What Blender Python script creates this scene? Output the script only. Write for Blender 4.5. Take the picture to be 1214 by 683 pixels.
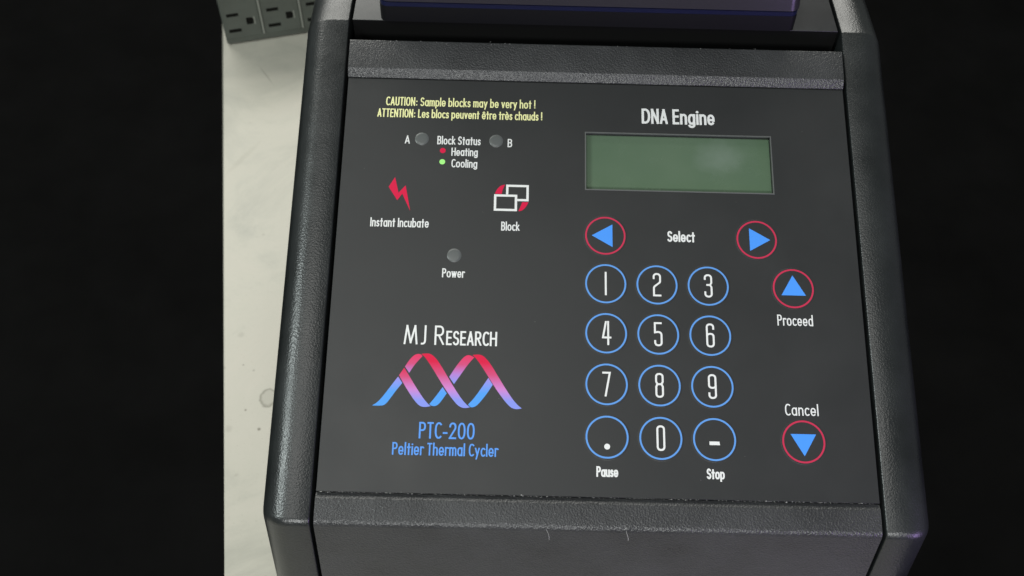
import bpy, bmesh, math, random
from mathutils import Matrix, Vector

S = bpy.context.scene
for o in list(bpy.data.objects):
    bpy.data.objects.remove(o)
COL = S.collection

# ------------------------------------------------------------------ camera
BENCH_TO_PANEL = 150.0            # mm from bench top to the middle of the control panel
cam_d = bpy.data.cameras.new('camera')
cam = bpy.data.objects.new('camera', cam_d)
COL.objects.link(cam)
cam_d.sensor_width = 36.0
cam_d.lens = 35.577
cam_d.dof.use_dof = True
cam_d.dof.focus_distance = 0.352
cam_d.dof.aperture_fstop = 22
cam_d.clip_start = 0.01
cam_d.clip_end = 60.0
cam.matrix_world = Matrix((
    (0.9997, -0.023521, -0.00677, -0.05323),
    (0.014392, 0.788603, -0.614734, -0.20298),
    (0.019798, 0.614453, 0.788705, 0.28457 + BENCH_TO_PANEL / 1000),
    (0, 0, 0, 1)))
S.camera = cam

# ------------------------------------------------------------------ room light
world = bpy.data.worlds.new('World')
S.world = world
world.use_nodes = True
bg = world.node_tree.nodes['Background']
bg.inputs['Color'].default_value = (0.93, 1.0, 0.96, 1)
bg.inputs['Strength'].default_value = 0.14

S.view_settings.view_transform = 'Standard'
S.view_settings.look = 'None'
S.view_settings.exposure = 0.0
S.view_settings.gamma = 1.0
S.view_settings.use_curve_mapping = False


def area_lamp(name, loc, target, sx, sy, power, color):
    d = bpy.data.lights.new(name, 'AREA')
    d.shape = 'RECTANGLE'
    d.size, d.size_y = sx, sy
    d.energy = power
    d.color = color
    o = bpy.data.objects.new(name, d)
    COL.objects.link(o)
    o.location = loc
    o.rotation_euler = (Vector(target) - Vector(loc)).to_track_quat('-Z', 'Y').to_euler()
    return o


area_lamp('rear_window_light', (-0.55, 1.9, 1.85), (-0.15, 0.1, 0.05), 3.0, 1.1, 64, (1.0, 0.99, 0.93))
area_lamp('ceiling_light', (-0.42, -0.5, 2.2), (-0.1, 0.1, 0.15), 0.9, 0.9, 8, (1.0, 0.99, 0.95))
area_lamp('side_window_light', (-1.42, -0.32, 1.42), (-0.12, 0.0, 0.15), 0.6, 0.5, 16, (0.90, 1.0, 0.98))
area_lamp('front_light', (-0.12, -1.55, 1.08), (-0.02, 0.0, 0.15), 1.1, 0.30, 21, (0.98, 1.0, 0.98))
area_lamp('violet_fill', (0.36, -0.30, 0.17), (0.10, -0.09, 0.10), 0.16, 0.16, 0.8, (0.62, 0.42, 1.0))  # added lamp in place of an unseen violet object's reflection


# ------------------------------------------------------------------ materials
def new_mat(name, color, rough=0.5, spec=0.5):
    m = bpy.data.materials.new(name)
    m.use_nodes = True
    b = m.node_tree.nodes['Principled BSDF']
    b.inputs['Base Color'].default_value = (*color, 1)
    b.inputs['Roughness'].default_value = rough
    b.inputs['Specular IOR Level'].default_value = spec
    return m


def N(m, t, **kw):
    n = m.node_tree.nodes.new(t)
    for k, v in kw.items():
        setattr(n, k, v)
    return n


def coords(m):
    return N(m, 'ShaderNodeTexCoord').outputs['Object']


def noise(m, vec, scale, detail=4, rough=0.6):
    n = N(m, 'ShaderNodeTexNoise')
    n.inputs['Scale'].default_value = scale
    n.inputs['Detail'].default_value = detail
    n.inputs['Roughness'].default_value = rough
    m.node_tree.links.new(vec, n.inputs['Vector'])
    return n


def ramp(m, fac, stops):
    r = N(m, 'ShaderNodeValToRGB')
    while len(r.color_ramp.elements) < len(stops):
        r.color_ramp.elements.new(0.5)
    for e, (p, c) in zip(r.color_ramp.elements, stops):
        e.position = p
        e.color = (*c, 1) if len(c) == 3 else c
    m.node_tree.links.new(fac, r.inputs['Fac'])
    return r


def grain_plastic(name, color, rough, bump=0.35, scale=1900, spec=0.5, wear=0.25):
    """black moulded plastic with a fine leather grain"""
    m = new_mat(name, color, rough, spec)
    L = m.node_tree.links
    b = m.node_tree.nodes['Principled BSDF']
    v = coords(m)
    n1 = noise(m, v, scale, 3, 0.55)
    vo = N(m, 'ShaderNodeTexVoronoi')
    vo.inputs['Scale'].default_value = scale * 0.8
    L.new(v, vo.inputs['Vector'])
    mix = N(m, 'ShaderNodeMath', operation='ADD')
    L.new(n1.outputs['Fac'], mix.inputs[0])
    L.new(vo.outputs['Distance'], mix.inputs[1])
    bp = N(m, 'ShaderNodeBump')
    bp.inputs['Strength'].default_value = bump
    bp.inputs['Distance'].default_value = 0.00022
    L.new(mix.outputs[0], bp.inputs['Height'])
    L.new(bp.outputs['Normal'], b.inputs['Normal'])
    n2 = noise(m, v, 45, 5, 0.6)
    c0 = tuple(c * (1 - wear) for c in color)
    c1 = tuple(c * (1 + wear) for c in color)
    r = ramp(m, n2.outputs['Fac'], [(0.3, c0), (0.7, c1)])
    L.new(r.outputs['Color'], b.inputs['Base Color'])
    rr = ramp(m, n2.outputs['Fac'], [(0.3, (rough - 0.06,) * 3), (0.7, (rough + 0.08,) * 3)])
    L.new(rr.outputs['Color'], b.inputs['Roughness'])
    return m


M = {}
M['shell'] = grain_plastic('grained_black_plastic', (0.0105, 0.0125, 0.0127), 0.31, bump=0.27, spec=0.68)
M['fascia'] = grain_plastic('grained_charcoal_plastic', (0.030, 0.031, 0.032), 0.33, bump=0.55)
M['deck'] = grain_plastic('smooth_grey_plastic', (0.03, 0.031, 0.031), 0.40, bump=0.05)
M['lid'] = new_mat('violet_reflection_plastic', (0.026, 0.024, 0.030), 0.27)  # dark glossy plastic, its violet reflection put into the base colour
M['lid_band'] = new_mat('black_gloss_plastic', (0.004, 0.004, 0.005), 0.5, 0.3)
M['edge_reflection'] = new_mat('navy_edge_reflection', (0.006, 0.008, 0.035), 0.35)  # blue reflection on the lid's bevel, painted as a navy strip
M['void'] = new_mat('gap_shade_black', (0.004, 0.004, 0.004), 0.9, 0.1)  # shade inside the gap, put into a near-black wall colour
M['foot'] = new_mat('rubber_foot', (0.015, 0.015, 0.015), 0.8)

m = new_mat('satin_black_overlay', (0.0190, 0.0202, 0.0203), 0.42, 0.46)
b = m.node_tree.nodes['Principled BSDF']
v = coords(m)
n = noise(m, v, 2600, 2, 0.5)
bp = N(m, 'ShaderNodeBump')
bp.inputs['Strength'].default_value = 0.10
bp.inputs['Distance'].default_value = 0.0001
m.node_tree.links.new(n.outputs['Fac'], bp.inputs['Height'])
m.node_tree.links.new(bp.outputs['Normal'], b.inputs['Normal'])
n = noise(m, v, 28, 5, 0.6)
r = ramp(m, n.outputs['Fac'], [(0.3, (0.36,) * 3), (0.7, (0.49,) * 3)])
m.node_tree.links.new(r.outputs['Color'], b.inputs['Roughness'])
M['overlay'] = m

M['white'] = new_mat('white_ink', (0.65, 0.66, 0.645), 0.45, 0.2)
M['yellow'] = new_mat('pale_yellow_ink', (0.74, 0.74, 0.36), 0.45, 0.2)
M['red'] = new_mat('crimson_ink', (0.54, 0.008, 0.050), 0.45, 0.2)
M['rose'] = new_mat('rose_ring_ink', (0.46, 0.026, 0.070), 0.45, 0.2)
M['blue'] = new_mat('sky_blue_ink', (0.06, 0.26, 0.76), 0.45, 0.2)
M['ring'] = new_mat('blue_ring_ink', (0.10, 0.27, 0.62), 0.45, 0.2)
M['textblue'] = new_mat('light_blue_ink', (0.09, 0.27, 0.70), 0.45, 0.2)
M['green'] = new_mat('lime_ink', (0.32, 0.75, 0.20), 0.45, 0.2)
M['lens'] = new_mat('grey_lens', (0.085, 0.092, 0.090), 0.3)
M['rim'] = new_mat('window_edge_highlight', (0.10, 0.105, 0.10), 0.35)  # highlights along the cut-out edges, painted as lighter grey

# liquid crystal window: dull green with a faint, soft paler patch
m = new_mat('green_display', (0.07, 0.12, 0.075), 0.22)
b = m.node_tree.nodes['Principled BSDF']
v = coords(m)
n = noise(m, v, 22, 3, 0.5)
r = ramp(m, n.outputs['Fac'], [(0.3, (0.074, 0.120, 0.074)), (0.7, (0.093, 0.140, 0.089))])
m.node_tree.links.new(r.outputs['Color'], b.inputs['Base Color'])
n = noise(m, v, 70, 4, 0.6)
r = ramp(m, n.outputs['Fac'], [(0.35, (0.16,) * 3), (0.7, (0.34,) * 3)])
m.node_tree.links.new(r.outputs['Color'], b.inputs['Roughness'])
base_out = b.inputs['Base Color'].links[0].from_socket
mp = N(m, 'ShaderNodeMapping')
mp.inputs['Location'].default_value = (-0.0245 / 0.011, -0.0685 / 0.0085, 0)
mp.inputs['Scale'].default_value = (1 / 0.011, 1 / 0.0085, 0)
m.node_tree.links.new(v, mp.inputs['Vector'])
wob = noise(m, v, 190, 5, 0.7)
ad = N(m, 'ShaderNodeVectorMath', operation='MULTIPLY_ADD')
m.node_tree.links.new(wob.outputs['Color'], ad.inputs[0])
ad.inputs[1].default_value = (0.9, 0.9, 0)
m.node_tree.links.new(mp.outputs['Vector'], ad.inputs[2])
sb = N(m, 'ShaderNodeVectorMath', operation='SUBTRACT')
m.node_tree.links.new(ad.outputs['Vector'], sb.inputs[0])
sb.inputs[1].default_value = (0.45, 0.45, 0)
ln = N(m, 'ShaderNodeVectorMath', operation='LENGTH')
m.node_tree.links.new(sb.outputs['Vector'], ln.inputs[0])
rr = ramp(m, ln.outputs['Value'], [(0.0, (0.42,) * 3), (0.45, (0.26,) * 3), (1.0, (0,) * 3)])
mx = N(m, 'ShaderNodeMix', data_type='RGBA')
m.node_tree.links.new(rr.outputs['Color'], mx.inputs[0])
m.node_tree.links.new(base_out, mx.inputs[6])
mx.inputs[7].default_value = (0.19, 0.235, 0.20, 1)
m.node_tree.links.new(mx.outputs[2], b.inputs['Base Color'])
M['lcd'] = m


def ribbon_mat(name, ylo, yhi, stops):
    """printed colour run along the height of a ribbon (object coords, metres along the panel)"""
    m = new_mat(name, (1, 0, 0), 0.45, 0.2)
    b = m.node_tree.nodes['Principled BSDF']
    sep = N(m, 'ShaderNodeSeparateXYZ')
    m.node_tree.links.new(coords(m), sep.inputs[0])
    mr = N(m, 'ShaderNodeMapRange')
    mr.inputs['From Min'].default_value = ylo
    mr.inputs['From Max'].default_value = yhi
    m.node_tree.links.new(sep.outputs['Y'], mr.inputs['Value'])
    r = ramp(m, mr.outputs['Result'], stops)
    m.node_tree.links.new(r.outputs['Color'], b.inputs['Base Color'])
    return m


# cream bench top with marks
m = new_mat('cream_laminate', (0.6, 0.57, 0.47), 0.42, 0.35)
b = m.node_tree.nodes['Principled BSDF']
L = m.node_tree.links
v = N(m, 'ShaderNodeNewGeometry').outputs['Position']
n1 = noise(m, v, 11, 7, 0.68)
n1.inputs['Distortion'].default_value = 0.8
r1 = ramp(m, n1.outputs['Fac'], [(0.30, (0.300, 0.297, 0.255)), (0.5, (0.405, 0.390, 0.334)), (0.72, (0.445, 0.420, 0.365))])
n2 = noise(m, v, 700, 2, 0.5)
r2 = ramp(m, n2.outputs['Fac'], [(0.26, (0.80, 0.79, 0.76)), (0.36, (1, 1, 1))])
mul = N(m, 'ShaderNodeMix', data_type='RGBA', blend_type='MULTIPLY')
mul.inputs[0].default_value = 0.5
L.new(r1.outputs['Color'], mul.inputs[6])
L.new(r2.outputs['Color'], mul.inputs[7])
cur = mul.outputs[2]


def mark(cur, cx, cy, rx, ry, color, kind='ring', strength=0.6, rot=0.0):
    """a dried drop (ring) or a speck (dot) at a place on the bench top, world metres"""
    mp = N(m, 'ShaderNodeMapping')
    mp.vector_type = 'TEXTURE'      # inverse: into the mark's own turned and scaled frame
    mp.inputs['Location'].default_value = (cx, cy, 0)
    mp.inputs['Rotation'].default_value = (0, 0, rot)
    mp.inputs['Scale'].default_value = (rx, ry, 1.0)
    L.new(v, mp.inputs['Vector'])
    wob = noise(m, v, 260, 2, 0.5)
    ad = N(m, 'ShaderNodeVectorMath', operation='MULTIPLY_ADD')
    L.new(wob.outputs['Color'], ad.inputs[0])
    ad.inputs[1].default_value = (0.5, 0.5, 0)
    L.new(mp.outputs['Vector'], ad.inputs[2])
    fl = N(m, 'ShaderNodeVectorMath', operation='MULTIPLY')
    L.new(ad.outputs['Vector'], fl.inputs[0])
    fl.inputs[1].default_value = (1, 1, 0)
    ln = N(m, 'ShaderNodeVectorMath', operation='LENGTH')
    L.new(fl.outputs['Vector'], ln.inputs[0])
    if kind == 'ring':
        rr = ramp(m, ln.outputs['Value'], [(0.0, (0.28,) * 3), (0.66, (0.3,) * 3), (0.84, (1,) * 3), (1.0, (0,) * 3)])
    else:
        rr = ramp(m, ln.outputs['Value'], [(0.0, (1,) * 3), (0.5, (0.8,) * 3), (1.0, (0,) * 3)])
    sc = N(m, 'ShaderNodeMath', operation='MULTIPLY')
    sc.inputs[1].default_value = strength
    L.new(rr.outputs['Color'], sc.inputs[0])
    mx = N(m, 'ShaderNodeMix', data_type='RGBA')
    L.new(sc.outputs[0], mx.inputs[0])
    L.new(cur, mx.inputs[6])
    mx.inputs[7].default_value = (*color, 1)
    return mx.outputs[2]


cur = mark(cur, -0.1690, 0.0640, 0.0046, 0.0058, (0.17, 0.165, 0.13), 'ring', 0.8)
for (x, y, rr_, s_) in [(-0.1715, 0.0450, 0.0011, 0.9), (-0.1800, 0.0555, 0.0008, 0.8), (-0.1858, 0.0820, 0.0007, 0.6),
                        (-0.1800, 0.0790, 0.0008, 0.5), (-0.1950, 0.0800, 0.0009, 0.35), (-0.190, 0.101, 0.0022, 0.22),
                        (-0.186, 0.045, 0.0024, 0.22), (-0.190, 0.17, 0.0011, 0.3), (-0.178, 0.02, 0.0012, 0.2)]:
    cur = mark(cur, x, y, rr_, rr_, (0.14, 0.13, 0.10), 'dot', s_)
# a long hairline scratch far back
cur = mark(cur, -0.2125, 0.308, 0.0007, 0.013, (0.16, 0.155, 0.13), 'dot', 0.45, 0.596)
cur = mark(cur, -0.209, 0.235, 0.0022, 0.020, (0.25, 0.24, 0.19), 'dot', 0.22, -0.5)
L.new(cur, b.inputs['Base Color'])
r = ramp(m, n1.outputs['Fac'], [(0.3, (0.36,) * 3), (0.7, (0.52,) * 3)])
L.new(r.outputs['Color'], b.inputs['Roughness'])
M['bench'] = m
M['bench_edge'] = new_mat('dark_edge_band', (0.02, 0.02, 0.019), 0.6)
M['leg'] = new_mat('black_steel', (0.012, 0.012, 0.012), 0.5)

m = new_mat('dark_floor', (0.004, 0.004, 0.004), 0.85, 0.05)
v = coords(m)
n = noise(m, v, 6, 5, 0.6)
r = ramp(m, n.outputs['Fac'], [(0.3, (0.0025, 0.0025, 0.0025)), (0.7, (0.0045, 0.0045, 0.0045))])
m.node_tree.links.new(r.outputs['Color'], m.node_tree.nodes['Principled BSDF'].inputs['Base Color'])
M['floor'] = m

M['strip'] = grain_plastic('grey_green_plastic', (0.082, 0.092, 0.079), 0.5, bump=0.08, wear=0.15)
M['strip_rib'] = new_mat('pale_rib', (0.26, 0.27, 0.24), 0.4)
M['slot'] = new_mat('socket_dark', (0.006, 0.006, 0.005), 0.8, 0.1)
M['dust'] = new_mat('dust', (0.42, 0.42, 0.40), 0.9)

# ------------------------------------------------------------------ builders
TILT = math.radians(20)
CT, ST = math.cos(TILT), math.sin(TILT)


def PW(x, y, z=0.0):
    """panel millimetres (x right, y up the slope, z off the panel) -> metres above the bench"""
    return Vector((x, y * CT - z * ST, BENCH_TO_PANEL + y * ST + z * CT)) / 1000.0


PM = Matrix.Translation(Vector((0, 0, BENCH_TO_PANEL / 1000))) @ Matrix.Rotation(TILT, 4, 'X')   # panel frame in metres


def link(name, bm, mat, parent=None, smooth=False, matrix=None):
    me = bpy.data.meshes.new(name)
    bmesh.ops.recalc_face_normals(bm, faces=bm.faces) if smooth is not None else None
    bm.to_mesh(me)
    bm.free()
    me.materials.append(mat)
    if smooth:
        for p in me.polygons:
            p.use_smooth = True
        try:
            me.set_sharp_from_angle(angle=math.radians(38))
        except Exception:
            pass
    o = bpy.data.objects.new(name, me)
    COL.objects.link(o)
    if parent:
        o.parent = parent
    if matrix is not None:
        o.matrix_local = matrix
    return o


def thing(name, label, cat, loc=(0, 0, 0), rotz=0.0):
    o = bpy.data.objects.new(name, None)
    COL.objects.link(o)
    o.empty_display_size = 0.05
    o.location = loc
    o.rotation_euler = (0, 0, rotz)
    o['label'] = label
    o['category'] = cat
    return o


def box(bm, x0, x1, y0, y1, z0, z1, bev=0.0, seg=2):
    vs = [bm.verts.new((x, y, z)) for x in (x0, x1) for y in (y0, y1) for z in (z0, z1)]
    fs = [(0, 1, 3, 2), (4, 6, 7, 5), (0, 4, 5, 1), (2, 3, 7, 6), (0, 2, 6, 4), (1, 5, 7, 3)]
    faces = [bm.faces.new([vs[i] for i in f]) for f in fs]
    if bev:
        es = {e for f in faces for e in f.edges}
        bmesh.ops.bevel(bm, geom=list(es), offset=bev, segments=seg, profile=0.5, affect='EDGES')


def fillet(pts, radii, seg=5):
    """2D closed polygon with rounded corners"""
    out = []
    n = len(pts)
    for i in range(n):
        p0, p, p1 = Vector(pts[i - 1]), Vector(pts[i]), Vector(pts[(i + 1) % n])
        r = radii[i] if isinstance(radii, (list, tuple)) else radii
        if r <= 0:
            out.append(tuple(p))
            continue
        a, b_ = (p0 - p).normalized(), (p1 - p).normalized()
        ang = a.angle(b_)
        d = min(r / math.tan(ang / 2), 0.49 * (p0 - p).length, 0.49 * (p1 - p).length)
        rr = d * math.tan(ang / 2)
        c = p + (a + b_).normalized() * (rr / math.sin(ang / 2))
        s, e = p + a * d - c, p + b_ * d - c
        tot = s.angle_signed(e) if s.length and e.length else 0
        for k in range(seg + 1):
            th = -tot * k / seg
            out.append((c.x + s.x * math.cos(th) - s.y * math.sin(th), c.y + s.x * math.sin(th) + s.y * math.cos(th)))
    return out


def inset(pts, d):
    """mitred inset of a counter-clockwise convex polygon"""
    n = len(pts)
    out = []
    for i in range(n):
        p0, p, p1 = Vector(pts[i - 1]), Vector(pts[i]), Vector(pts[(i + 1) % n])
        e0, e1 = (p - p0).normalized(), (p1 - p).normalized()
        n0, n1 = Vector((-e0.y, e0.x)), Vector((-e1.y, e1.x))
        bis = (n0 + n1)
        bis = bis / (1 + n0.dot(n1))
        q = p + bis * d
        out.append((q.x, q.y))
    return out


def loft(bm, rings, cap0=True, cap1=True):
    vr = [[bm.verts.new(p) for p in r] for r in rings]
    n = len(vr[0])
    for a, b_ in zip(vr, vr[1:]):
        for i in range(n):
            bm.faces.new((a[i], a[(i + 1) % n], b_[(i + 1) % n], b_[i]))
    if cap0:
        bm.faces.new(list(reversed(vr[0])))
    if cap1:
        bm.faces.new(vr[-1])


def disc(bm, cx, cy, r, z, n=64):
    bm.faces.new([bm.verts.new((cx + r * math.cos(2 * math.pi * i / n), cy + r * math.sin(2 * math.pi * i / n), z)) for i in range(n)])


def annulus(bm, cx, cy, r0, r1, z, n=72):
    a = [bm.verts.new((cx + r0 * math.cos(2 * math.pi * i / n), cy + r0 * math.sin(2 * math.pi * i / n), z)) for i in range(n)]
    b_ = [bm.verts.new((cx + r1 * math.cos(2 * math.pi * i / n), cy + r1 * math.sin(2 * math.pi * i / n), z)) for i in range(n)]
    for i in range(n):
        j = (i + 1) % n
        bm.faces.new((a[i], b_[i], b_[j], a[j]))


def flat(bm, pts, z):
    f = bm.faces.new([bm.verts.new((x, y, z)) for x, y in pts])
    f.normal_update()
    if f.normal.z < 0:
        f.normal_flip()


def smooth_poly(pts, keep_deg=48, it=3):
    """corner-cutting that keeps real corners sharp"""
    pts = [(p[0], p[1], None) for p in pts]
    n = len(pts)
    cur_ = []
    for i in range(n):
        a = Vector(pts[i][:2]) - Vector(pts[i - 1][:2])
        b_ = Vector(pts[(i + 1) % n][:2]) - Vector(pts[i][:2])
        cur_.append((pts[i][0], pts[i][1], math.degrees(a.angle(b_)) > keep_deg))
    for _ in range(it):
        new = []
        n = len(cur_)
        for i in range(n):
            p, q = cur_[i], cur_[(i + 1) % n]
            if p[2]:
                new.append(p)
            else:
                new.append((p[0] * .75 + q[0] * .25, p[1] * .75 + q[1] * .25, False))
            if not q[2]:
                new.append((p[0] * .25 + q[0] * .75, p[1] * .25 + q[1] * .75, False))
        cur_ = new
    return [(p[0], p[1]) for p in cur_]


# ------------------------------------------------------------------ lettering: a condensed geometric alphabet drawn as pen strokes
def se(cx, cy, rx, ry, a0, a1, p=2.35, n=20):
    out = []
    for i in range(n + 1):
        a = math.radians(a0 + (a1 - a0) * i / n)
        c, s = math.cos(a), math.sin(a)
        out.append((cx + rx * math.copysign(abs(c) ** (2 / p), c), cy + ry * math.copysign(abs(s) ** (2 / p), s)))
    return out


XH = 0.66


def bowl(cx, cy, rx, ry):
    return ('c', se(cx, cy, rx, ry, 0, 360, 2.35, 36)[:-1])


def glyph(ch):
    """advance, strokes; a stroke is ('o', pts) open or ('c', pts) closed"""
    o = lambda *p: ('o', list(p))
    R = 0.17
    if ch == 'A': return .38, [o((0, 0), (.19, 1), (.38, 0)), o((.08, .28), (.30, .28))]
    if ch == 'B': return .34, [o((0, 0), (0, 1)), ('o', [(0, 1), (.15, 1)] + se(.16, .765, .16, .235, 90, -90) + [(.02, .53)]), ('o', [(.12, .53)] + se(.17, .265, .17, .265, 90, -90) + [(.02, 0)])]
    if ch == 'C': return .33, [('o', se(.21, .5, .21, .5, 54, 306))]
    if ch == 'D': return .42, [('c', [(0, 0), (0, 1), (.12, 1)] + se(.14, .5, .28, .5, 90, -90) + [(.12, 0)])]
    if ch == 'E': return .29, [o((.29, 1), (0, 1), (0, 0), (.29, 0)), o((0, .52), (.26, .52))]
    if ch == 'H': return .40, [o((0, 0), (0, 1)), o((.40, 0), (.40, 1)), o((0, .52), (.4, .52))]
    if ch == 'I': return .0, [o((0, 0), (0, 1))]
    if ch == 'J': return .20, [('o', [(.20, 1), (.20, .22)] + se(.06, .2, .14, .2, 0, -95))]
    if ch == 'L': return .26, [o((0, 1), (0, 0), (.26, 0))]
    if ch == 'M': return .60, [o((0, 0), (.10, 1), (.30, .06), (.50, 1), (.60, 0))]
    if ch == 'N': return .36, [o((0, 0), (0, 1), (.36, 0), (.36, 1))]
    if ch == 'O': return .40, [bowl(.20, .5, .20, .5)]
    if ch == 'P': return .34, [o((0, 0), (0, 1)), ('o', [(.02, 1), (.15, 1)] + se(.16, .75, .18, .25, 90, -90) + [(.02, .5)])]
    if ch == 'R': return .36, [o((0, 0), (0, 1)), ('o', [(.02, 1), (.15, 1)] + se(.16, .75, .18, .25, 90, -90) + [(.02, .5)]), o((.15, .5), (.36, 0))]
    if ch == 'S': return .33, [('o', se(.17, .755, .155, .245, 28, 250, 2.1) + [(.20, .49)] + se(.16, .25, .17, .25, 70, -152, 2.1))]
    if ch == 'T': return .30, [o((0, 1), (.30, 1)), o((.15, 0), (.15, 1))]
    if ch == 'U': return .34, [('o', [(0, 1), (0, .22)] + se(.17, .22, .17, .22, 180, 360) + [(.34, 1)])]
    if ch == 'a': return .34, [bowl(.17, XH / 2, .17, XH / 2), o((.34, 0), (.34, XH))]
    if ch == 'b': return .34, [bowl(.17, XH / 2, .17, XH / 2), o((0, 0), (0, 1.03))]
    if ch == 'c': return .27, [('o', se(.17, XH / 2, .17, XH / 2, 50, 310))]
    if ch in 'eêè':
        st = [('o', se(.17, XH / 2, .17, XH / 2, -8, 312)), o((.03, .31), (.30, .31))]
        if ch == 'ê': st.append(o((.06, .80), (.17, .93), (.28, .80)))
        if ch == 'è': st.append(o((.10, .95), (.21, .80)))
        return .34, st
    if ch == 'd': return .34, [bowl(.17, XH / 2, .17, XH / 2), o((.34, 0), (.34, 1.03))]
    if ch == 'g': return .34, [bowl(.17, XH / 2, .17, XH / 2), ('o', [(.34, XH), (.34, -.06)] + se(.17, -.07, .17, .18, 0, -150))]
    if ch == 'h': return .31, [o((0, 0), (0, 1.03)), ('o', [(0, .42)] + se(.155, .44, .155, .22, 180, 0) + [(.31, 0)])]
    if ch == 'i': return .0, [o((0, 0), (0, XH)), ('d', (0, .90))]
    if ch == 'k': return .28, [o((0, 0), (0, 1.03)), o((.26, XH), (.02, .30)), o((.09, .38), (.29, 0))]
    if ch == 'l': return .0, [o((0, 0), (0, 1.03))]
    if ch == 'm': return .52, [o((0, 0), (0, XH)), ('o', [(0, .42)] + se(.13, .44, .13, .22, 180, 0) + [(.26, 0)]), ('o', [(.26, .42)] + se(.39, .44, .13, .22, 180, 0) + [(.52, 0)])]
    if ch == 'n': return .31, [o((0, 0), (0, XH)), ('o', [(0, .42)] + se(.155, .44, .155, .22, 180, 0) + [(.31, 0)])]
    if ch == 'o': return .36, [bowl(.18, XH / 2, .18, XH / 2)]
    if ch == 'p': return .34, [bowl(.17, XH / 2, .17, XH / 2), o((0, -.27), (0, XH))]
    if ch == 'r': return .17, [o((0, 0), (0, XH)), ('o', [(0, .42)] + se(.14, .44, .14, .22, 180, 55))]
    if ch == 's': return .23, [('o', se(.12, .49, .105, .17, 25, 250, 2.1) + [(.14, .33)] + se(.11, .165, .12, .165, 70, -150, 2.1))]
    if ch == 't': return .20, [o((.10, 0), (.10, .92)), o((0, .63), (.20, .63))]
    if ch == 'u': return .31, [o((.31, 0), (.31, XH)), ('o', [(0, XH), (0, .22)] + se(.155, .22, .155, .22, 180, 360) + [(.31, .3)])]
    if ch == 'v': return .30, [o((0, XH), (.15, 0), (.30, XH))]
    if ch == 'w': return .50, [o((0, XH), (.125, 0), (.25, XH), (.375, 0), (.50, XH))]
    if ch == 'y': return .31, [o((0, XH), (.165, .06)), o((.31, XH), (.08, -.27))]
    if ch == ':': return .10, [('d', (.06, .08)), ('d', (.06, .54))]
    if ch == '!': return .0, [o((0, .30), (0, 1)), ('d', (0, .06))]
    if ch == '-': return .20, [o((0, .34), (.20, .34))]
    if ch == '2': return .38, [('o', se(.19, .76, .18, .24, 175, -28) + [(0, 0), (.38, 0)])]
    if ch == '0': return .40, [bowl(.20, .5, .20, .5)]
    # slim keypad numerals
    raise KeyError(ch)


def key_glyph(ch):
    w, r = .26, .13
    st = {
        '1': [('o', [(.13, 0), (.13, 1)])],
        '2': [('o', [(0, .80)] + se(r, .87, r, .13, 180, 0, 2.2, 10) + [(w, .66), (.24, .60), (.03, .42), (0, .36), (0, 0), (w, 0)])],
        '3': [('o', [(0, .82)] + se(r, .87, r, .13, 180, 0, 2.2, 10) + [(w, .64), (.22, .56)]), ('o', [(.09, .54), (.19, .54)]), ('o', [(.22, .52), (w, .44)] + se(r, .13, r, .13, 0, -180, 2.2, 10) + [(0, .2)])],
        '4': [('o', [(.12, 1), (0, .30), (.30, .30)]), ('o', [(.21, 0), (.21, 1)])],
        '5': [('o', [(.24, 1), (0, 1), (0, .58), (.10, .60)] + se(r, .47, r, .13, 90, 0, 2.2, 6) + se(r, .13, r, .13, 0, -180, 2.2, 10) + [(0, .19)])],
        '6': [('o', [(w, .80)] + se(r, .87, r, .13, 0, 180, 2.2, 10) + se(r, .13, r, .13, 180, 360, 2.2, 10) + [(w, .40)]), ('o', se(r, .45, r, .12, 0, 165, 2.2, 10))],
        '7': [('o', [(0, 1), (.26, 1), (.09, 0)])],
        '8': [('c', se(r, .87, r, .13, 0, 180, 2.2, 10) + [(0, .66), (.05, .55), (0, .44)] + se(r, .13, r, .13, 180, 360, 2.2, 10) + [(w, .44), (.21, .55), (w, .66)]), ('o', [(.06, .55), (.20, .55)])],
        '9': [('o', [(0, .20)] + se(r, .13, r, .13, 180, 360, 2.2, 10) + se(r, .87, r, .13, 0, 180, 2.2, 10) + [(0, .60)]), ('o', se(r, .56, r, .12, 180, 345, 2.2, 10))],
        '0': [('c', se(r, .87, r, .13, 0, 180, 2.2, 10) + se(r, .13, r, .13, 180, 360, 2.2, 10))],
    }[ch]
    return w, st


def clean(pts):
    out = []
    for p in pts:
        if not out or (abs(p[0] - out[-1][0]) + abs(p[1] - out[-1][1])) > 1e-4:
            out.append(p)
    return out


def split_sharp(pts):
    runs, cur_ = [], [pts[0]]
    for i in range(1, len(pts)):
        cur_.append(pts[i])
        if i < len(pts) - 1:
            a, b_ = Vector(pts[i]) - Vector(pts[i - 1]), Vector(pts[i + 1]) - Vector(pts[i])
            if a.angle(b_) > math.radians(112):
                runs.append(cur_)
                cur_ = [pts[i]]
    runs.append(cur_)
    return runs


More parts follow.
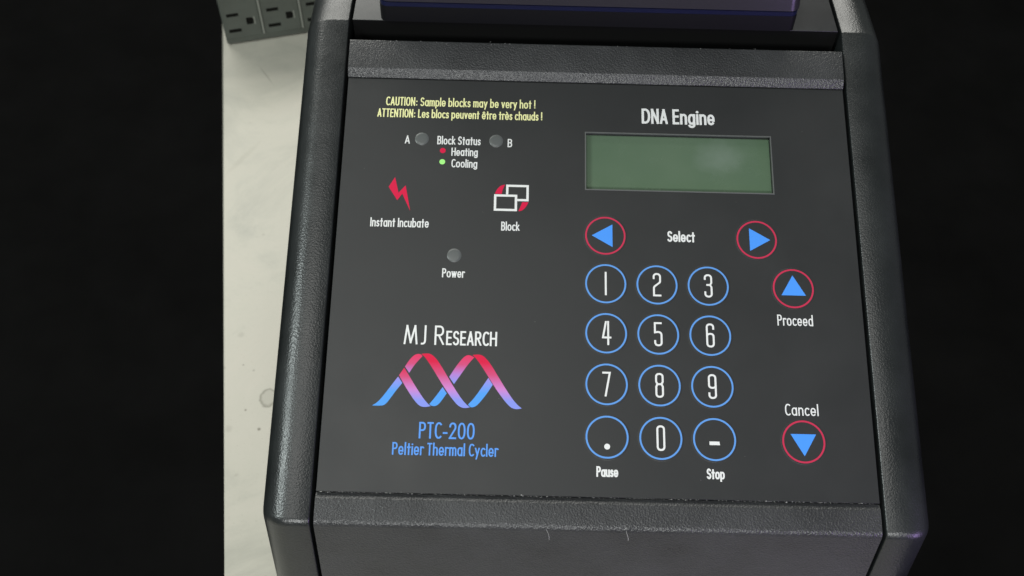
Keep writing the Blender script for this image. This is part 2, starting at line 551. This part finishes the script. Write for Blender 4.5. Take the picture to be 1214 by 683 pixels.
def stroke(bm, pts, h, z, closed, ylim=None):
    pts = clean(pts)
    if closed and (abs(pts[0][0] - pts[-1][0]) + abs(pts[0][1] - pts[-1][1])) < 1e-4:
        pts = pts[:-1]
    P = [Vector(p) for p in pts]
    n = len(P)
    if not closed:
        P[0] = P[0] + (P[0] - P[1]).normalized() * h
        P[-1] = P[-1] + (P[-1] - P[-2]).normalized() * h
    left, right = [], []
    for i in range(n):
        a = (P[i] - P[i - 1]).normalized() if (i > 0 or closed) else None
        b_ = (P[(i + 1) % n] - P[i]).normalized() if (i < n - 1 or closed) else None
        if a is None: a = b_
        if b_ is None: b_ = a
        n0, n1 = Vector((-a.y, a.x)), Vector((-b_.y, b_.x))
        den = max(1 + n0.dot(n1), 0.22)
        mvec = (n0 + n1) / den
        l, r_ = P[i] + mvec * h, P[i] - mvec * h
        if ylim:
            l.y = min(max(l.y, ylim[0]), ylim[1])
            r_.y = min(max(r_.y, ylim[0]), ylim[1])
        left.append(l)
        right.append(r_)
    lv = [bm.verts.new((p.x, p.y, z)) for p in left]
    rv = [bm.verts.new((p.x, p.y, z)) for p in right]
    for i in range(n if closed else n - 1):
        j = (i + 1) % n
        f = bm.faces.new((rv[i], rv[j], lv[j], lv[i]))


def draw_glyph(bm, strokes, x, y, sx, cap, pen, z):
    h = pen / 2
    for k, s in enumerate(strokes):
        zz = z + k * 0.02
        tf = lambda p: (x + p[0] * sx, y + h + p[1] * (cap - pen))
        if s[0] == 'd':
            c = tf(s[1])
            disc(bm, c[0], c[1], h * 1.18, zz, 20)
        else:
            q = [tf(p) for p in s[1]]
            ys = [p[1] for p in q]
            lim = (min(ys) - h, max(ys) + h)
            if s[0] == 'c':
                stroke(bm, q, h, zz, True, lim)
            else:
                for kk, run in enumerate(split_sharp(clean(q))):
                    stroke(bm, run, h, zz + 0.008 * kk, False, lim)


def lettering(bm, text, x0, x1, y, cap, pen, z=0.05, gap=.215, space=.26):
    xs, pos = [], 0.0
    for ch in text:
        if ch == ' ':
            pos += space
            continue
        w, st = glyph(ch)
        xs.append((pos, st))
        pos += w + gap
        last = pos - gap
    sx = (x1 - x0 - pen) / last if last > 0.01 else 1.0
    for p, st in xs:
        draw_glyph(bm, st, x0 + pen / 2 + p * sx, y, sx, cap, pen, z)


def mm(bm):
    bmesh.ops.scale(bm, vec=(0.001,) * 3, verts=bm.verts)
    return bm


def panel_part(name, bm, mat, parent, label=None, smooth=False):
    o = link(name, mm(bm), mat, parent, smooth=smooth, matrix=PM if parent is TC else None)
    if label:
        o['label'] = label
    return o


# ------------------------------------------------------------------ floor and bench
bm = bmesh.new()
box(bm, -6, 6, -6, 6, -0.96, -0.92)
floor = link('floor', bm, M['floor'])
floor['kind'] = 'structure'
floor['label'] = 'dark floor far below the bench'

ang = math.radians(-11.3)         # the bench stands slightly turned to the machine
bench = thing('lab_bench', 'cream laminate bench top with dried drop marks under the black machine', 'bench', (-0.2575, 0.40, 0.0), -ang)
bm = bmesh.new()
plan = [(0.0, -0.455), (0.0, 0.22), (0.293, 0.22), (0.293, -0.85), (-0.45, -0.85), (-0.45, -0.455)]  # unseen front-left wing, added so the left cheek reflects bright bench
low = [bm.verts.new((x, y, -0.030)) for x, y in plan]
high = [bm.verts.new((x, y, 0.0)) for x, y in plan]
bm.faces.new(low)
bm.faces.new(high)
for i in range(6):
    bm.faces.new((low[i], low[(i + 1) % 6], high[(i + 1) % 6], high[i]))
bmesh.ops.bevel(bm, geom=[e for e in bm.edges if abs(e.verts[0].co.z - e.verts[1].co.z) < 1e-6], offset=0.003, segments=3, profile=0.5, affect='EDGES')
top = link('bench_top', bm, M['bench'], bench, smooth=True)
bm = bmesh.new()
box(bm, 0.012, 0.288, -0.82, 0.20, -0.075, -0.0305)
link('apron', bm, M['leg'], bench)
for lx, ly in ((0.016, 0.16), (0.254, 0.16), (0.254, -0.81), (-0.43, -0.81), (-0.43, -0.51)):
    if True:
        bm = bmesh.new()
        box(bm, lx, lx + 0.03, ly, ly + 0.03, -0.9195, -0.0755, 0.003)
        link('leg', bm, M['leg'], bench)

# ------------------------------------------------------------------ power strip lying behind the machine
ps = thing('power_strip', 'dull grey power strip with sideways sockets standing on the bench behind the machine', 'power strip',
           (-0.24345, 0.33324, 0.0005), math.radians(16.2))
bm = bmesh.new()
box(bm, 2.6, 190, 0, 44, 0, 60, 1.2, 3)  # unseen top raised to lengthen the shadow on the bench
link('housing', mm(bm), M['strip'], ps, smooth=True)
for k in range(7):
    s0 = 1.9 + 25.7 * k
    bm = bmesh.new()
    box(bm, s0 + 1.2, s0 + 24.5, -0.5, 0.3, 5.0, 54.0, 0.4, 2)
    face = link('outlet_face', mm(bm), M['strip'], ps)
    for (a, b_, c, d) in ((4.2, 11.8, 21.7, 24.1), (3.8, 11.8, 9.5, 12.0)):
        bm = bmesh.new()
        box(bm, s0 + a, s0 + b_, -0.56, -0.1, c, d)
        link('slot', mm(bm), M['slot'], face)
    bm = bmesh.new()
    pts = fillet([(s0 + 16.0, 14.2), (s0 + 20.8, 14.2), (s0 + 20.8, 19.4), (s0 + 16.0, 19.4)], [0.4, 1.8, 1.8, 0.4], 4)
    loft(bm, [[(x, -0.56, z) for x, z in pts], [(x, -0.1, z) for x, z in pts]])
    link('ground_hole', mm(bm), M['slot'], face)
    bm = bmesh.new()
    box(bm, s0 + 20.9, s0 + 21.6, -0.62, -0.1, 14.0, 19.6)
    link('slot_edge', mm(bm), M['strip_rib'], face)
    for zz in (9.6, 21.8):
        bm = bmesh.new()
        box(bm, s0 + 11.9, s0 + 12.6, -0.60, -0.1, zz - 0.2, zz + 2.4)
        link('slot_edge', mm(bm), M['strip'], face)
    if k == 0:
        continue
    bm = bmesh.new()
    box(bm, s0 - 0.5, s0 + 0.5, -1.1, 0.3, 5.4, 54.6, 0.3, 2)
    link('rib', mm(bm), M['strip_rib'], ps)

# ------------------------------------------------------------------ the machine
TC = thing('thermal_cycler', 'black lab machine with number keypad, green display and ribbon logo, standing on the cream bench', 'lab machine', (0, 0, 0))
X0, X1 = -113.8, 71.8             # middle section, panel millimetres
XC0, XC1 = -115.1, 73.1           # inner faces of the two side cheeks


def yz(y, z):
    """panel (y, z) -> world (Y, Z) millimetres"""
    p = PW(0, y, z) * 1000
    return (p.y, p.z)


BASE_Z = 9.0
crease = yz(-66.4, 0.0)
fy = crease[0] - (crease[1] - BASE_Z) * (math.cos(math.radians(78.5)) / math.sin(math.radians(78.5)))
bend = yz(121.6, 0.0)
REAR_Y = 255.0
# counter-clockwise seen from +X (Y right, Z up)
side = [(fy, BASE_Z), (REAR_Y, BASE_Z), (REAR_Y, bend[1]), bend, crease]


def cheek(name, xin, xout, r, label):
    sgn = 1 if xout > xin else -1
    rings = []
    rad = [3, 3, 6, 2.0, 3.6]
    lip = 0.5
    secs = [(xin, lip), (xin + sgn * 0.15, lip * 0.4), (xin + sgn * lip, 0.0)]
    for k in range(0, 13):
        th = math.radians(90 * k / 12)
        secs.append((xout - sgn * r + sgn * r * math.sin(th), r * (1 - math.cos(th))))
    for x, d in secs:
        pl = fillet(inset(side, d), rad, 6)
        rings.append([(x, y, z) for y, z in pl])
    bm = bmesh.new()
    loft(bm, rings)
    o = link(name, mm(bm), M['shell'], TC, smooth=True)
    o['label'] = label
    return o


cheek('side_cheek', XC0, -132.4, 10.0, 'narrow grained side cheek with rounded outer edge')
cheek('side_cheek', XC1, 90.4, 10.0, 'grained side cheek beside the arrow keys')

# middle fascia: one moulding with a recess for the overlay, rim ridges above and below it
prof = [yz(112.0, -40), yz(112.0, 2.2), yz(100.1, 2.0), yz(97.1, -0.1), yz(96.9, -4.0),
        yz(-56.0, -4.0), yz(-56.05, -1.2), yz(-58.2, -0.25), yz(-66.3, -0.35)]
fr = [0, 0.6, 0.9, 0.5, 0, 0, 0.1, 1.0, 3.0]
f_low = (prof[-1][0] - (prof[-1][1] - BASE_Z) * (math.cos(math.radians(78.5)) / math.sin(math.radians(78.5))), BASE_Z)
prof = prof + [f_low, (yz(112, -40)[0], BASE_Z)]
fr = fr + [2, 0]
pl = fillet(prof, fr, 5)
bm = bmesh.new()
loft(bm, [[(x, y, z) for y, z in pl] for x in (X0, X1)])
link('front_fascia', mm(bm), M['fascia'], TC, smooth=True)

# overlay sheet with the cut-out for the display
LX0, LX1, LY0, LY1 = -24.8, 43.1, 53.9, 76.4
OX0, OX1, OY0, OY1 = -113.65, 71.65, -55.9, 96.7
bm = bmesh.new()
outer = [(OX0, OY0), (OX1, OY0), (OX1, OY1), (OX0, OY1)]
inner = [(LX0, LY0), (LX1, LY0), (LX1, LY1), (LX0, LY1)]
vo = [[bm.verts.new((x, y, z)) for x, y in outer] for z in (-3.9, -0.12, 0.0)]
vi = [[bm.verts.new((x, y, z)) for x, y in inner] for z in (-3.9, 0.0)]
for v_ in vo[2]:
    v_.co.x += 0.12 if v_.co.x < 0 else -0.12
    v_.co.y += 0.12 if v_.co.y < 0 else -0.12
for i in range(4):
    j = (i + 1) % 4
    bm.faces.new((vo[2][i], vo[2][j], vi[1][j], vi[1][i]))
    bm.faces.new((vo[0][i], vo[0][j], vo[1][j], vo[1][i]))
    bm.faces.new((vo[1][i], vo[1][j], vo[2][j], vo[2][i]))
    bm.faces.new((vi[1][i], vi[1][j], vi[0][j], vi[0][i]))
    bm.faces.new((vo[0][j], vo[0][i], vi[0][i], vi[0][j]))
ov = panel_part('control_panel', bm, M['overlay'], TC)

# display
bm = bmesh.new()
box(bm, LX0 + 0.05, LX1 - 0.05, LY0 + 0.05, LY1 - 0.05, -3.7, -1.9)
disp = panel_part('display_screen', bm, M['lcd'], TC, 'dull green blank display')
bm = bmesh.new()
rw = 0.42
ro = [(LX0 - rw, LY0 - rw), (LX1 + rw, LY0 - rw), (LX1 + rw, LY1 + rw), (LX0 - rw, LY1 + rw)]
rings = [[(x, y, 0.03) for x, y in ro],
         [(x + (0.12 if x < 0 else -0.12), y + (0.12 if y < 65 else -0.12), 0.16) for x, y in ro],
         [(x, y, 0.16) for x, y in inner],
         [(x + (0.03 if x < 0 else -0.03), y + (0.03 if y < 65 else -0.03), -0.5) for x, y in inner]]
loft(bm, rings, False, False)
panel_part('display_edge_highlight', bm, M['rim'], TC)


def key(name, cx, cy, ringmat, label):
    bm = bmesh.new()
    n = 72
    rings = []
    for r_, z_ in ((7.75, 0.004), (7.6, 0.05), (7.4, 0.06)):
        rings.append([(cx + r_ * math.cos(2 * math.pi * i / n), cy + r_ * math.sin(2 * math.pi * i / n), z_) for i in range(n)])
    loft(bm, rings, False, True)
    k = panel_part(name, bm, M['overlay'], TC, label)
    bm = bmesh.new()
    annulus(bm, cx, cy, 6.60, 7.20, 0.10)
    panel_part('ring', bm, M[ringmat], k)
    return k


ROWS = (18.0, 0.0, -18.0, -36.0)
for idx, ch in enumerate('123456789.0-'):
    cx, cy = (-18.0, 0.0, 18.0)[idx % 3], ROWS[idx // 3]
    what = {'.': 'a dot', '-': 'a dash'}.get(ch, ch)
    k = key('number_key', cx, cy, 'ring', 'key marked %s in a blue ring' % what)
    bm = bmesh.new()
    if ch == '.':
        disc(bm, cx + 0.0, cy - 3.2, 0.98, 0.12, 28)
        panel_part('dot', bm, M['white'], k)
    elif ch == '-':
        flat(bm, [(cx - 1.75, cy - 1.9), (cx + 1.75, cy - 1.9), (cx + 1.6, cy - 0.7), (cx - 1.75, cy - 0.7)], 0.12)
        panel_part('dash', bm, M['white'], k)
    else:
        pen, cap = 0.66, 8.6
        w, st = key_glyph(ch)
        sx = 8.6
        draw_glyph(bm, st, cx - w * sx / 2, cy - cap / 2 + 0.05, sx, cap, pen, 0.12)
        panel_part('digit', bm, M['white'], k)

for cx, cy, rot, word in ((-18, 36, 90, 'left'), (36, 35.8, -90, 'right'), (47.9, 17.8, 0, 'up'), (47.9, -36.1, 180, 'down')):
    k = key('arrow_key', cx, cy, 'rose', 'key with a blue %s-pointing triangle in a red ring' % word)
    bm = bmesh.new()
    t = math.radians(rot)
    tri = [(-4.3, -2.55), (4.3, -2.55), (0, 4.85)]
    flat(bm, [(cx + x * math.cos(t) - y * math.sin(t), cy + x * math.sin(t) + y * math.cos(t)) for x, y in tri], 0.12)
    panel_part('arrow', bm, M['blue'], k)

# two symbol keys without rings
bolt = [(-93.99, 56.75), (-96.11, 52.87), (-92.72, 47.71), (-91.06, 50.34), (-87.88, 43.68), (-90.01, 53.59), (-92.43, 50.65)]
bm = bmesh.new()
flat(bm, bolt, 0.06)
panel_part('bolt_symbol', bm, M['red'], TC, 'red lightning bolt symbol')


def frame_rect(bm, x0, x1, y0, y1, w, z):
    a = [bm.verts.new(p) for p in ((x0, y0, z), (x1, y0, z), (x1, y1, z), (x0, y1, z))]
    b_ = [bm.verts.new(p) for p in ((x0 + w, y0 + w, z), (x1 - w, y0 + w, z), (x1 - w, y1 - w, z), (x0 + w, y1 - w, z))]
    for i in range(4):
        j = (i + 1) % 4
        bm.faces.new((a[i], a[j], b_[j], b_[i]))


bm = bmesh.new()
frame_rect(bm, -58.0, -49.65, 44.55, 50.95, 0.85, 0.06)
for r_ in ([(-53.72, 50.98), (-52.87, 50.98), (-52.87, 53.98), (-46.37, 53.98), (-46.37, 49.33), (-49.62, 49.33), (-49.62, 48.48), (-45.52, 48.48), (-45.52, 54.83), (-53.72, 54.83)],):
    flat(bm, r_, 0.06)
sym = panel_part('block_symbol', bm, M['white'], TC, 'two overlapping white rectangles')
bm = bmesh.new()
flat(bm, smooth_poly([(-54.13, 54.84), (-55.69, 54.37), (-56.99, 53.0), (-57.77, 51.15), (-55.28, 51.18), (-54.98, 52.81)], 60, 2), 0.06)
flat(bm, smooth_poly([(-45.54, 48.16), (-47.87, 48.1), (-48.4, 46.36), (-49.14, 44.55), (-47.81, 44.82), (-46.51, 46.17)], 60, 2), 0.06)
panel_part('swap_mark', bm, M['red'], sym)

# indicator lenses and legend dots
for cx, cy in ((-85.02, 72.3), (-57.77, 72.15), (-71.48, 27.2)):
    bm = bmesh.new()
    n = 40
    rings = [[(cx + r_ * math.cos(2 * math.pi * i / n), cy + r_ * math.sin(2 * math.pi * i / n), z_) for i in range(n)]
             for r_, z_ in ((2.55, 0.004), (2.42, 0.10), (1.6, 0.16))]
    loft(bm, rings, False, True)
    panel_part('status_light', bm, M['lens'], TC, smooth=True)
for cy, mt, lb in ((67.75, 'red', 'small red legend dot'), (63.25, 'green', 'small green legend dot')):
    bm = bmesh.new()
    disc(bm, -77.2, cy, 1.05, 0.06, 28)
    panel_part('legend_dot', bm, M[mt], TC, lb)

# printed words
WORDS = [
    ('caution_text', 'yellow', 0.44, 'yellow two-line caution about hot blocks',
     [("CAUTION: Sample blocks may be very hot !", -99.02, -43.6, 85.65, 3.6), ("ATTENTION: Les blocs peuvent être très chauds !", -101.94, -41.0, 80.83, 3.5)]),
    ('status_letter', 'white', 0.43, 'white letter A', [("A", -91.25, -89.4, 70.22, 3.31)]),
    ('status_letter', 'white', 0.43, 'white letter B', [("B", -53.55, -51.9, 69.74, 3.34)]),
    ('status_text', 'white', 0.43, 'white status caption', [("Block Status", -79.35, -63.47, 70.22, 3.38)]),
    ('legend_text', 'white', 0.43, 'white heating caption', [("Heating", -74.02, -64.38, 65.77, 3.28)]),
    ('legend_text', 'white', 0.43, 'white cooling caption', [("Cooling", -73.84, -64.43, 61.16, 3.29)]),
    ('caption_text', 'white', 0.43, 'white caption under the bolt', [("Instant Incubate", -101.85, -81.01, 37.42, 3.48)]),
    ('caption_text', 'white', 0.43, 'white caption under the rectangles', [("Block", -55.17, -48.62, 37.0, 3.42)]),
    ('caption_text', 'white', 0.43, 'white power caption', [("Power", -75.49, -67.59, 18.92, 3.35)]),
    ('maker_text', 'white', 0.64, 'large white maker lettering',
     [("MJ", -87.64, -80.0, -5.57, 6.9), ("R", -77.1, -73.77, -5.58, 6.9), ("ESEARCH", -73.1, -55.59, -5.56, 5.1)]),
    ('type_text', 'textblue', 0.60, 'blue type lettering', [("PTC-200", -80.91, -62.3, -37.84, 5.55)]),
    ('type_text', 'textblue', 0.50, 'blue descriptive lettering', [("Peltier Thermal Cycler", -89.5, -54.34, -43.46, 4.2)]),
    ('title_text', 'white', 0.88, 'bold white title over the display', [("DNA Engine", -4.14, 22.96, 80.71, 6.2)]),
    ('caption_text', 'white', 0.62, 'white caption between the arrows', [("Select", 4.13, 13.99, 34.25, 4.1)]),
    ('caption_text', 'white', 0.43, 'white caption under the up arrow', [("Proceed", 41.6, 54.0, 4.21, 3.94)]),
    ('caption_text', 'white', 0.43, 'white caption over the down arrow', [("Cancel", 42.3, 53.6, -27.3, 3.99)]),
    ('caption_text', 'white', 0.56, 'white caption under the dot key', [("Pause", -21.64, -14.39, -49.25, 3.5)]),
    ('caption_text', 'white', 0.56, 'white caption under the dash key', [("Stop", 14.92, 20.89, -49.19, 3.5)]),
]
for name, mt, pen, lb, lines in WORDS:
    bm = bmesh.new()
    for (t_, xa, xb, y_, cap) in lines:
        lettering(bm, t_, xa, xb, y_, cap, pen)
    panel_part(name, bm, M[mt], TC, lb)

# ribbon logo
B1, B2, PU, RO, RE = (0.07, 0.28, 0.70), (0.20, 0.25, 0.68), (0.37, 0.18, 0.53), (0.52, 0.062, 0.165), (0.56, 0.008, 0.048)
down = ribbon_mat('ribbon_falling_ink', -0.0275, -0.0085, [(0.0, B2), (0.15, B2), (0.36, (0.50, 0.19, 0.50)), (0.62, RO), (0.85, RE), (1.0, RE)])
up = ribbon_mat('ribbon_rising_ink', -0.0275, -0.0085, [(0.0, B1), (0.28, B1), (0.46, B2), (0.62, PU), (0.80, RO), (1.0, (0.64, 0.022, 0.085))])
short = ribbon_mat('ribbon_short_ink', -0.0275, -0.0135, [(0.0, B2), (0.18, B2), (0.45, (0.48, 0.19, 0.50)), (0.75, RO), (1.0, RE)])
falls = [(-81.3, -8.85), (-79.61, -8.62), (-78.08, -8.80), (-76.51, -10.06), (-74.73, -12.35), (-72.28, -16.3), (-69.77, -20.3), (-67.29, -23.92), (-65.56, -25.91), (-64.12, -27.0), (-65.51, -27.3), (-66.84, -27.2), (-68.2, -26.5), (-69.94, -24.6), (-72.03, -21.9), (-74.47, -18.3), (-77.36, -13.72), (-79.88, -10.14)]
pieces = [
    (up, [(-97.12, -27.11), (-95.45, -26.09), (-93.59, -23.85), (-91.28, -20.46), (-88.86, -16.95), (-87.33, -19.15), (-89.36, -21.88), (-91.2, -24.7), (-92.43, -26.43), (-93.56, -27.13)]),
    (up, [(-86.74, -13.42), (-85.25, -10.96), (-83.97, -9.47), (-82.71, -8.85), (-81.46, -8.97), (-80.92, -9.64), (-83.47, -12.65), (-85.17, -15.6)]),
    (short, [(-86.95, -13.84), (-88.59, -16.5), (-86.09, -20.61), (-83.56, -24.29), (-81.79, -26.35), (-80.59, -27.1), (-79.09, -27.27), (-77.27, -26.85), (-78.13, -26.37), (-79.89, -24.38), (-82.39, -20.87), (-84.76, -17.16)]),
    (down, falls),
    (up, [(-77.87, -26.19), (-76.23, -24.13), (-73.6, -20.25), (-72.15, -22.4), (-73.85, -25.09), (-74.96, -26.4), (-75.94, -26.89), (-77.11, -26.78)]),
    (up, [(-71.52, -16.68), (-69.37, -13.01), (-67.44, -10.37), (-66.13, -9.1), (-64.96, -8.82), (-63.24, -9.68), (-65.35, -12.23), (-67.59, -15.73), (-69.81, -19.14)]),
    (down, [(x + 17.45, y + 0.02) for x, y in falls]),
    (up, [(-64.82, -26.06), (-62.95, -23.99), (-60.39, -20.19), (-58.21, -16.71), (-56.67, -19.08), (-58.66, -22.36), (-60.9, -25.3), (-62.03, -26.5), (-63.19, -27.0), (-64.02, -26.95)]),
]
logo = None
for mt, pts in pieces:
    bm = bmesh.new()
    flat(bm, smooth_poly(pts), 0.06)
    if logo is None:
        logo = panel_part('ribbon_logo', bm, mt, TC, 'crossing ribbons printed in blue, violet and red')
    else:
        panel_part('ribbon', bm, mt, logo)

# ---- rear: dark channel, horizontal deck, lid
by, bz = bend
bm = bmesh.new()
box(bm, X0, X1, yz(112.0, -40)[0] + 0.05, by + 1.2, BASE_Z + 1, bz - 16)
link('channel_floor', mm(bm), M['void'], TC)
bm = bmesh.new()
box(bm, X0, X1, by + 0.2, by + 1.6, bz - 20, bz - 0.15)
link('channel_wall', mm(bm), M['void'], TC)
bm = bmesh.new()
box(bm, X0, X1, by + 0.1, REAR_Y - 1, bz - 0.1, bz + 0.2, 0.1, 2)
link('rear_deck', mm(bm), M['deck'], TC, smooth=True)
bm = bmesh.new()
box(bm, X0, X1, by + 1.7, REAR_Y - 1, BASE_Z, bz - 1.9)
link('rear_body', mm(bm), M['shell'], TC)


def slab(bm, x0, x1, y0, y1, z0, z1, r, lean0=0.0, lean1=0.0):
    """block with rounded vertical corners; front leans back by lean towards the top"""
    base = lambda l: fillet([(x0, y0 + l), (x1, y0 + l), (x1, y1), (x0, y1)], r, 6)
    loft(bm, [[(x, y, z0) for x, y in base(lean0)], [(x, y, z1) for x, y in base(lean1)]])


bm = bmesh.new()
slab(bm, -103.2, 55.0, by - 0.6, REAR_Y - 12, bz + 0.35, bz + 7.0, 3.0, 0.0, 0.2)
lid = link('lid_base', mm(bm), M['lid_band'], TC, smooth=True)
bm = bmesh.new()
slab(bm, -103.0, 54.8, by - 0.4, REAR_Y - 12, bz + 7.05, bz + 8.9, 3.0)
link('lid_edge_reflection', mm(bm), M['edge_reflection'], TC, smooth=True)  # added strip that carries the bevel's blue reflection
bm = bmesh.new()
lx0, lx1, ly0, ly1 = -103.4, 55.2, by - 0.9, REAR_Y - 11
rings = []
for ins, z_ in ((0.6, 8.95), (0.0, 9.6), (0.6, 14), (3.0, 30), (6.0, 44), (9, 52), (14, 57), (22, 59.5), (34, 60)):
    pl = fillet([(lx0 + ins * 0.5, ly0 + ins * 1.5), (lx1 - ins * 0.5, ly0 + ins * 1.5), (lx1 - ins * 0.5, ly1 - ins), (lx0 + ins * 0.5, ly1 - ins)], 4.0, 6)
    rings.append([(x, y, bz + z_) for x, y in pl])
loft(bm, rings)
link('lid', mm(bm), M['lid'], TC, smooth=True)

# rubber feet
for fx in (-112, 62):
    for fy_ in (fy + 18, REAR_Y - 22):
        bm = bmesh.new()
        bmesh.ops.create_cone(bm, cap_ends=True, segments=32, radius1=8.5, radius2=9.5, depth=BASE_Z - 0.6,
                              matrix=Matrix.Translation((fx, fy_, 0.3 + (BASE_Z - 0.6) / 2)))
        link('rubber_foot', mm(bm), M['foot'], TC, smooth=True)

# ------------------------------------------------------------------ dust caught along the edges of the overlay
random.seed(7)
bm = bmesh.new()


def speck(x, y, z, s):
    c = PW(x, y, z) * 1000
    a = random.random() * 3.14
    pts = [c + Vector((math.cos(a + k * 1.5708) * s * (1.0 if k % 2 else random.uniform(.4, 1)), math.sin(a + k * 1.5708) * s * 0.8, 0.0)) for k in range(4)]
    low = [bm.verts.new(p) for p in pts]
    tip = bm.verts.new(c + Vector((0, 0, s * 0.5)))
    for i in range(4):
        bm.faces.new((low[i], low[(i + 1) % 4], tip))


for i in range(330):
    speck(random.uniform(-113, 70), -56.05 + random.gauss(0, 0.10), 0.02, random.uniform(0.05, 0.16) * (1.7 if random.random() < .12 else 1))
for i in range(26):
    speck(random.uniform(-112, 70), 111.6 + random.gauss(0, 0.3), 2.25, random.uniform(0.08, 0.22))
for i in range(14):
    speck(random.uniform(-110, 60), random.uniform(-50, 92), 0.02, random.uniform(0.05, 0.12))
speck(-42.6, 3.5, 0.02, 0.16)


def fibre(pts, w):
    prev = None
    for x, y, z in pts:
        c = PW(x, y, z) * 1000
        a, b_, t_ = bm.verts.new(c + Vector((-w, 0, 0))), bm.verts.new(c + Vector((w, 0, 0))), bm.verts.new(c + Vector((0, 0, w)))
        if prev:
            pa, pb, pt = prev
            bm.faces.new((pa, a, t_, pt))
            bm.faces.new((pt, t_, b_, pb))
        prev = (a, b_, t_)


fibre([(-38.0, -66.6, 0.0), (-37.4, -67.6, -1.0), (-37.0, -68.6, -2.4), (-36.9, -69.6, -3.6)], 0.05)
fibre([(-12.0, -66.6, 0.0), (-11.6, -67.5, -1.0), (-11.1, -68.5, -2.4), (-11.0, -69.4, -3.5)], 0.06)
dust = link('dust', mm(bm), M['dust'])
dust['kind'] = 'stuff'
dust['label'] = 'pale dust specks and fibres caught along the panel edge'
dust['category'] = 'dust'
